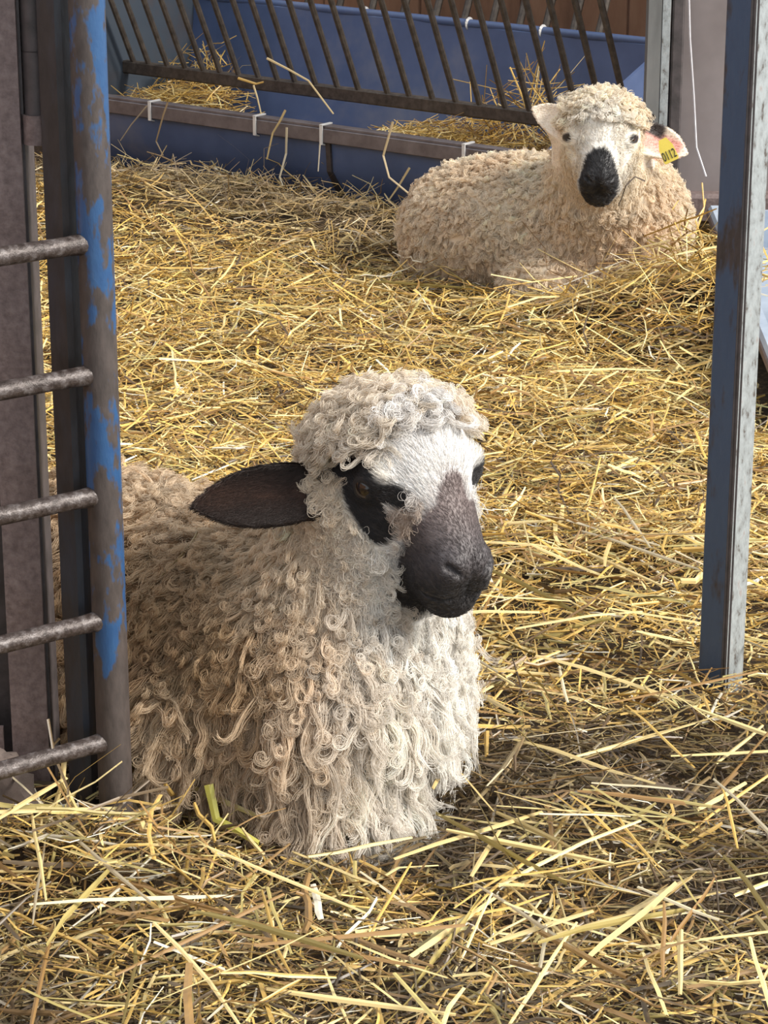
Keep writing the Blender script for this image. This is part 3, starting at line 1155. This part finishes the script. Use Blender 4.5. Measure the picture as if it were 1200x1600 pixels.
# far sheep --------------------------------------------------------
root2 = empty('sheep', (.36, 4.72, 0), 'cream sheep with black nose and yellow ear tag lying near the blue trough', 'sheep', 'sheep lying in the straw pen')
V2, Q2 = build_sheep(far, root2, ((-.06, 4.42, -.03), (.62, 5.06, .46)), ((.26, 4.42, .18), (.56, 4.66, .46)), .0032, .009, far_color)
org2 = np.asarray(root2.location)
C2 = V2[Q2].mean(1)
q2 = far.local(C2.astype(np.float32)).astype(float)
mz, ey, bz, er2 = far_masks(q2)
bare2 = np.maximum.reduce([mz, ey, bz, er2.astype(float)])
wool2 = (bare2 < .35) & (C2[:, 2] > .004)
S, Cc, Rr = [], [], []
K = 12
qm2 = q2.copy()
qm2[:, 1] = np.abs(qm2[:, 1])
wool2 &= ~(blobs(qm2, [((.016, .068, .006), (.03, .055, .006), .022, .020)], 0, .004) > .5)
cap2 = wool2 & (q2[:, 2] > .02) & ~((q2[:, 0] > .02) & (q2[:, 2] < .042)) & (np.linalg.norm(q2, axis=1) < .17)
face2 = wool2 & ~cap2 & (np.linalg.norm(q2 - (.01, 0, -.03), axis=1) < .125)
body2 = wool2 & ~cap2 & ~face2
n = 800
P, N = sample(V2, Q2, cap2.astype(float), n)
push(P, N, tangent_down(P, N, .7), U(.022, .04, n), U(.6, 1.6, n), U(.5, 1.2, n), U(.2, .5, n), U(.2, .7, n), U(1, 2, n), U(.0035, .006, n), 18, far_color, far, .0005)
n = 1300
P, N = sample(V2, Q2, face2.astype(float), n)
push(P, N, tangent_down(P, N, .4), U(.010, .020, n), U(.1, .4, n), U(.0, .4, n), U(.4, .6, n), U(.1, .4, n), U(1, 2, n), U(.003, .006, n), 14, far_color, far, .00045, .05)
n = 6500
P, N = sample(V2, Q2, body2.astype(float), n)
push(P, N, tangent_down(P, N, .5), U(.020, .040, n), U(.5, 1.4, n), U(.4, 1.3, n), U(.3, .6, n), U(.3, .8, n), U(1, 2.5, n), U(.0035, .0065, n), 15, far_color, far, .0005, .10)
S_, C_, R_ = np.concatenate(S), np.concatenate(Cc), np.concatenate(Rr)
S_[..., 2] = np.maximum(S_[..., 2], -.004)
hair('fleece', S_ - org2, C_, R_[:, None] * np.linspace(1, .6, K)[None], M['wool'], root2, kind='stuff')
n = 9000
P, N = sample(V2, Q2, np.where(wool2, bare2 > .2, (np.linalg.norm(q2, axis=1) < .19)).astype(float) * (C2[:, 2] > .1) * (ey < .3), n)
ql = far.local(P.astype(np.float32)).astype(float)
T = np.stack([-.6 * np.ones(n), ql[:, 1] * 8, .3 * np.ones(n)], 1) @ far.R.T + rng.normal(0, .2, (n, 3))
T = unit(T - (T * N).sum(1)[:, None] * N)
er_ = far_masks(ql)[3]
Lf = np.where(er_, .0025, .007) * U(.7, 1.3, n)
fur = P[:, None] + T[:, None] * (Lf[:, None, None] * sv) + N[:, None] * (Lf[:, None, None] * (.45 * sv - .2 * sv ** 2))
cf = far_color(P, ql) * (1 + rng.normal(0, .2, (n, 1)))
hair('face_fur', fur - org2, np.clip(cf, .003, .9), np.full(n, .0004)[:, None] * np.linspace(1, .4, 5)[None], M['fur'], root2, kind='stuff')
for sd_ in (-1, 1):
    make_eye(root2, far, sd_, .0132)
# ear tag hanging from the pink ear
tc_ = aty(1043, 236, far.o[1] - .045)
txv, tzv = unit((.80, -.10, .42)), None
tyv = unit((-.35, -.25, -.85))
tyv = unit(tyv - txv * (tyv @ txv))
m = MB()
tn = unit(np.cross(txv, tyv))
if tn[1] > 0:
    tn = -tn
m.prism([(-.007, -.024), (.007, -.024), (.013, -.008), (.014, .018), (.012, .021), (-.012, .021), (-.014, .018), (-.013, -.008)], tc_ - tn * .001, tc_ + tn * .001, txv, tyv)
tag = m.build('ear_tag', M['tag'], root2)
tag['label'] = 'yellow numbered ear tag'
fc = bpy.data.curves.new('tag_number', 'FONT')
fc.body = '0112'
fc.size = .021
fc.align_x, fc.align_y = 'CENTER', 'CENTER'
fc.extrude = .0003
fo = bpy.data.objects.new('tag_number_text', fc)
dg = bpy.context.evaluated_depsgraph_get()
col.objects.link(fo)
dg.update()
tm = bpy.data.meshes.new_from_object(fo.evaluated_get(dg))
col.objects.unlink(fo)
bpy.data.objects.remove(fo)
co = np.empty(len(tm.vertices) * 3)
tm.vertices.foreach_get('co', co)
co = co.reshape(-1, 3)
wd = co[:, 0].max() - co[:, 0].min()
co[:, 0] *= .025 / wd
co[:, 1] *= 1.15
rt = txv
if np.cross(rt, -tyv) @ tn < 0:
    rt = -rt
pw = (tc_ + tn * .0016 + tyv * .009) + co[:, :1] * rt + co[:, 1:2] * (-tyv) + co[:, 2:] * tn - org2
tm.vertices.foreach_set('co', pw.astype(np.float32).ravel())
tm.name = 'tag_number'
tm.materials.clear()
tm.materials.append(M['ink'])
link(bpy.data.objects.new('tag_number', tm), tag)


# ------------------------------------------------------------------ straw
def straws(P, yaw, pitch, L, W, kink, color, th=.45, K=4, flat_share=.6):
    """creased hollow stalks and leaf blades as flattened four-sided tubes; returns vertices, quads, colours"""
    n = len(P)
    th = np.broadcast_to(th, (n,))
    s = np.linspace(-.5, .5, K)[None] + np.zeros((n, 1))
    s[:, 1:-1] += rng.uniform(-.3, .3, (n, K - 2)) / (K - 1)
    d = np.stack([np.cos(yaw) * np.cos(pitch), np.sin(yaw) * np.cos(pitch), np.sin(pitch)], 1)
    side = np.stack([-np.sin(yaw), np.cos(yaw), np.zeros(n)], 1)
    upv = np.cross(d, side)
    C = P[:, None] + d[:, None] * (L[:, None] * s)[..., None]
    j = rng.normal(0, 1, (n, K)) * (kink * L)[:, None]
    k = rng.normal(0, .6, (n, K)) * (kink * L)[:, None]
    C = C + side[:, None] * j[..., None] + upv[:, None] * k[..., None]
    roll = rng.random(n) * math.pi
    roll = np.where(rng.random(n) < flat_share, rng.normal(0, .35, n), roll)
    e1 = side * np.cos(roll)[:, None] + upv * np.sin(roll)[:, None]
    e2 = -side * np.sin(roll)[:, None] + upv * np.cos(roll)[:, None]
    wp = W[:, None] * .5 * (1 - .55 * np.abs(s) ** 2 * 4 * rng.random((n, 1))) * rng.uniform(.85, 1.1, (n, K))
    off = np.stack([e1[:, None] * wp[..., None], e2[:, None] * (wp * th[:, None])[..., None], -e1[:, None] * wp[..., None], -e2[:, None] * (wp * th[:, None])[..., None]], 2)
    V = (C[:, :, None] + off).reshape(-1, 3)
    base = (np.arange(n) * K * 4)[:, None, None]
    ring = (np.arange(K - 1) * 4)[None, :, None]
    k = np.arange(4)[None, None]
    kn = (k + 1) % 4
    F = np.stack([base + ring + k, base + ring + kn, base + ring + 4 + kn, base + ring + 4 + k], -1).reshape(-1, 4)
    return V, F, np.repeat(color, K * 4, 0)


GOLD, PALE, OLIVE, UMBER, DIRT, BLEACH = (.66, .43, .115), (.80, .63, .29), (.42, .34, .12), (.30, .17, .055), (.10, .062, .030), (.80, .74, .60)


def straw_color(x, y, n):
    pick = rng.random(n)
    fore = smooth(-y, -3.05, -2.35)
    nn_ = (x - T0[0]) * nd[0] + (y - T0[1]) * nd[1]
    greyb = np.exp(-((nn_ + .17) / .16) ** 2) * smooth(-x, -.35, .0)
    pG, pP, pO, pU = .42 - .20 * fore, .22 - .04 * fore, .10 + .02 * fore, .17 + .06 * fore
    pD = .06 + .14 * fore
    c = np.where((pick < pG)[:, None], GOLD, np.where((pick < pG + pP)[:, None], PALE, np.where((pick < pG + pP + pO)[:, None], OLIVE, np.where((pick < pG + pP + pO + pU)[:, None], UMBER, np.where((pick < pG + pP + pO + pU + pD)[:, None], DIRT, BLEACH)))))
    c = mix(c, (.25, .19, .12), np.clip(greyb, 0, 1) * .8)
    c = mix(c, np.asarray(c) * .8 + np.asarray((.15, .14, .09)) * .35, fore * .5)
    mud = smooth(vnoise(x * 5.5 + 3, y * 5.5 + 1) + .5 * vnoise(x * 14, y * 14), -.05, .65) * smooth(-y, -3.3, -2.6)
    c = mix(c, (.085, .055, .030), mud * .82)
    return c * (1 + rng.normal(0, .15, (n, 1)))


def inside(P, pad=.0):
    r = np.zeros(len(P), bool)
    for s, lo, hi in ((near, (-.6, 2.2), (.2, 3.1)), (far, (-.1, 4.4), (.7, 5.1))):
        m_ = (P[:, 0] > lo[0]) & (P[:, 0] < hi[0]) & (P[:, 1] > lo[1]) & (P[:, 1] < hi[1])
        if m_.any():
            r[m_] |= s.sd(P[m_].astype(np.float32)) < pad
    rel = P[:, :2] - T0[:2]
    u_, n_ = rel @ ud[:2], rel @ nd[:2]
    r |= (n_ > -.015) & (u_ < UL + .03) & (u_ > UR)
    r |= (P[:, 0] > .61) & (P[:, 0] < .87) & (P[:, 1] > 3.75) & (P[:, 1] < 5.0) & (P[:, 2] < .09)
    r |= np.hypot(P[:, 0] - b0[0] - .0, P[:, 1] - b0[1] - .02) < .03
    r |= np.hypot(P[:, 0] - g0[0], P[:, 1] - g0[1]) < .022
    return r


def scatter(n, y0, y1, margin, bias=1.0):
    y = y0 + (y1 - y0) * rng.random(n) ** bias
    half = .15 * (y / cp + .3) * margin
    x = rng.uniform(-1, 1, n) * half
    return x, y


VV, FF, CCc = [], [], []


def put(V, F, C):
    off = sum(len(v) for v in VV)
    VV.append(V)
    FF.append(F + off)
    CCc.append(C)


def field(n, y0, y1, margin, Lr, Wr, layer, pitch_s, kink, K=4, bias=1.0, keep=None, colorfn=straw_color):
    x, y = scatter(n, y0, y1, margin, bias)
    if keep is not None:
        k = keep(x, y)
        x, y = x[k], y[k]
    n = len(x)
    L = np.exp(rng.uniform(math.log(Lr[0]), math.log(Lr[1]), n))
    W = rng.uniform(Wr[0], Wr[1], n)
    yaw = rng.random(n) * 2 * math.pi
    pit = rng.normal(0, pitch_s, n)
    z = litter(x, y) + rng.random(n) ** 1.3 * layer + np.abs(np.sin(pit)) * L * .30
    P = np.stack([x, y, z], 1)
    d = np.stack([np.cos(yaw) * np.cos(pit), np.sin(yaw) * np.cos(pit), np.sin(pit)], 1)
    bad = inside(P, .004)
    for e in (-.5, -.25, .25, .5):
        bad |= inside(P + d * (L * e)[:, None], .004)
    g = ~bad
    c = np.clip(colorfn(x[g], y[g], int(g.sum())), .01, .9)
    put(*straws(P[g], yaw[g], pit[g], L[g], W[g], np.abs(rng.normal(0, kink, int(g.sum()))), c, rng.uniform(.12, .55, int(g.sum())), K))


# fine bed, then broken stalks, then longer stalks, nearest ground most carefully
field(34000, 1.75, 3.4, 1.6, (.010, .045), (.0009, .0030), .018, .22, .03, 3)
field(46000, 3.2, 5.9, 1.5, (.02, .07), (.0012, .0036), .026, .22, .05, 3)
field(9000, 1.75, 3.3, 1.6, (.03, .10), (.0014, .0046), .028, .20, .035, 4)
field(17000, 3.1, 5.9, 1.5, (.04, .11), (.0018, .0046), .038, .24, .05, 4)
field(900, 1.75, 3.3, 1.5, (.06, .17), (.0026, .0075), .034, .16, .035, 5)
field(2400, 3.1, 5.9, 1.5, (.08, .20), (.0020, .0050), .046, .22, .05, 5)
# the bed goes on beyond the picture's edges
field(15000, 1.0, 3.6, 4.2, (.03, .10), (.0020, .0050), .024, .20, .04, 3, keep=lambda x, y: (np.abs(x) > .2 * (y + .3)) & (np.abs(x) < 1.6))
field(12000, 3.4, 6.6, 2.6, (.03, .11), (.0022, .0050), .026, .20, .05, 3, keep=lambda x, y: (np.abs(x) > .2 * (y + .3)) & (np.abs(x) < 1.75))
# wispy hay standing up in front of the trough
field(2600, 4.95, 5.75, 1.2, (.06, .17), (.0012, .0026), .035, .42, .07, 5, keep=lambda x, y: np.abs(y - (5.35 - .72 * (x + .2))) < .22)
# tangle in front of the far sheep
field(1400, 4.15, 4.75, 1.0, (.10, .24), (.0024, .0048), .06, .40, .06, 5, keep=lambda x, y: x > .30)
# heap at the gate foot
field(260, 2.18, 2.42, 1.0, (.06, .16), (.0024, .0050), .04, .45, .04, 4, keep=lambda x, y: x < -.16)

bed = mesh_np('straw_bedding', np.concatenate(VV), np.concatenate(FF), M['straw'], np.concatenate(CCc))
bedo = link(bpy.data.objects.new('straw_bedding', bed), label='golden straw bedding covering the floor of the pen', category='straw', kind='stuff')

# the stalks that show largest, each its own piece
variants = []
for i in range(14):
    n1 = 1
    c = np.array([[GOLD, PALE, PALE, (.72, .62, .42), OLIVE, (.60, .46, .20), UMBER][i % 7]])
    v, f, cc = straws(np.zeros((1, 3)), np.zeros(1), np.zeros(1), np.array([rng.uniform(.09, .22)]), np.array([rng.uniform(.0036, .0068)]), np.array([rng.uniform(.001, .012)]), c, rng.uniform(.15, .45), K=4)
    variants.append(mesh_np('straw', v, f, M['straw'], cc))
cnt = 0
while cnt < 260:
    x, y = scatter(1, 1.95, 3.2 if cnt < 200 else 4.6, .98)
    yaw, pit = rng.random() * 6.28, rng.normal(0, .06)
    z = float(litter(x, y)[0]) + .030 + rng.random() * .020
    P = np.array([[x[0], y[0], z]])
    d = np.array([math.cos(yaw), math.sin(yaw), 0])
    if any(inside(P + d * e, .012)[0] for e in (-.12, -.08, -.04, 0, .04, .08, .12)):
        continue
    o = bpy.data.objects.new('straw', variants[cnt % 14])
    link(o, bedo)
    o.location = P[0]
    o.rotation_euler = (rng.normal(0, .3), -pit, yaw)
    cnt += 1

# straw lying in the trough
VV, FF, CCc = [], [], []


def heap(n, ua, ub, na, nb, z0, h, Lr, Wr, ps):
    u_, n_ = rng.uniform(ua, ub, n), rng.uniform(na, nb, n)
    prof_h = np.sin(np.pi * np.clip((u_ - ua) / (ub - ua), .03, .97)) ** .6
    P = T0 + ud * u_[:, None] + nd * n_[:, None]
    P[:, 2] = z0 + rng.random(n) * h * prof_h
    L, W = rng.uniform(*Lr, n), rng.uniform(*Wr, n)
    c = np.where((rng.random(n) < .6)[:, None], GOLD, np.where((rng.random(n) < .6)[:, None], PALE, UMBER)) * (1 + rng.normal(0, .15, (n, 1)))
    put(*straws(P, rng.random(n) * 6.28, rng.normal(0, ps, n), L, W, np.abs(rng.normal(0, .05, n)), np.clip(c, .01, .9), K=4))


uL, uM = solve_u(300, .1, .15), solve_u(470, .1, .15)
heap(1500, uL, UL - .05, .06, .34, .06, .13, (.05, .13), (.002, .004), .2)
heap(3200, solve_u(840, .1, .15), uM, .05, .36, .05, .12, (.05, .14), (.002, .004), .2)
heap(90, uL + .12, UL - .04, .30, .44, .14, .12, (.06, .14), (.002, .004), .6)
heap(130, UR + .1, .25, .25, .42, .12, .16, (.10, .24), (.002, .0045), .7)
link(bpy.data.objects.new('trough_straw', mesh_np('trough_straw', np.concatenate(VV), np.concatenate(FF), M['straw'], np.concatenate(CCc))),
     label='loose golden straw lying inside the blue feed trough', category='straw', kind='stuff')


# single stalks caught on the trough rim, each its own piece
def stalk(name, pts, r, mat_col, parent=None, **props):
    pts = np.asarray(pts, float)
    k = len(pts)
    V, F = [], []
    for i in range(k):
        d = unit(pts[min(i + 1, k - 1)] - pts[max(i - 1, 0)])
        sd2 = unit(np.cross(d, ray(600, 800)))
        up2 = np.cross(sd2, d)
        rr_ = r * (1 - .35 * i / max(1, k - 1))
        V += [pts[i] + sd2 * rr_, pts[i] + up2 * rr_ * .4, pts[i] - sd2 * rr_, pts[i] - up2 * rr_ * .4]
    for i in range(k - 1):
        for j in range(4):
            F.append((i * 4 + j, i * 4 + (j + 1) % 4, i * 4 + 4 + (j + 1) % 4, i * 4 + 4 + j))
    me = mesh_np(name, np.array(V), np.array(F), M['straw'], np.tile(mat_col, (len(V), 1)))
    return link(bpy.data.objects.new(name, me), parent, **props)


tstraw = bpy.data.objects['trough_straw']


def on_front(px, py, n_=-.035):
    """point seen at that pixel on the upright plane just before the trough rim"""
    d = ray(px, py)
    q_ = T0 + nd * n_
    return CAMP + d * (((q_ - CAMP) @ nd) / (d @ nd))


for path, r, c in (([(262, 160), (255, 180), (244, 221), (255, 243)], .0022, (.36, .26, .15)),
                   ([(446, 172), (437, 190), (426, 208), (417, 249)], 0.0026, (.62, .48, .24)),
                   ([(448, 199), (447, 240), (437, 277), (463, 355)], .0026, (.50, .43, .30)),
                   ([(614, 190), (599, 243), (608, 277), (660, 320)], .0026, (.70, .56, .34)),
                   ([(417, 91), (450, 108), (482, 126), (521, 178)], .0026, (.64, .50, .26)),
                   ([(372, 122), (400, 131), (412, 128)], .0028, GOLD),
                   ([(230, 165), (205, 195), (188, 220)], .0018, (.40, .34, .25)),
                   ([(396, 133), (402, 152), (408, 178)], .0022, (.62, .48, .24)),
                   ([(500, 225), (497, 268)], .0018, (.40, .33, .22)),
                   ([(640, 262), (622, 292), (608, 312)], .0024, (.62, .50, .28)),
                   ([(335, 262), (352, 285), (392, 356)], .0036, (.60, .53, .40))):
    stalk('straw', [on_front(px, py, -.035 - .02 * (py > 250) - .004 * i) for i, (px, py) in enumerate(path)], r, c, tstraw)

# stems caught in the wool
def on_wool(s, px, py, off):
    p = raymarch(s, px, py)
    return p - unit(ray(px, py)) * off


stalk('hay_stem', [on_wool(near, px, py, .034) for px, py in ((312, 822), (305, 838), (285, 866), (252, 900))], .0013, (.22, .15, .05),
      label='thin olive stem caught in the wool on the near sheep back', category='stem')
stalk('hay_stem', [on_wool(far, px, py, .03) for px, py in ((1008, 283), (992, 276), (978, 290), (972, 308), (966, 322))], .0014, (.10, .075, .06),
      label='dark bent stem hanging on the chest of the cream sheep', category='stem')
# yellow green stalk leaning on the wool at the gate side
stalk('straw', [at(326, 1226, .055), at(338, 1280, .022), at(365, 1294, .020), at(404, 1318, .012)], .0048, (.62, .58, .12), bedo, label='broad yellow green bent stalk')
stalk('straw', [at(100, 1190, .085), at(98, 1222, .065), at(82, 1270, .03), at(52, 1330, .004)], .0028, PALE, bedo)
stalk('straw', [at(98, 1222, .066), at(118, 1262, .035), at(150, 1310, .01)], .0026, PALE, bedo)
stalk('straw', [at(218, 1280, .045), at(236, 1330, .012), at(262, 1368, .004)], .0042, PALE, bedo)
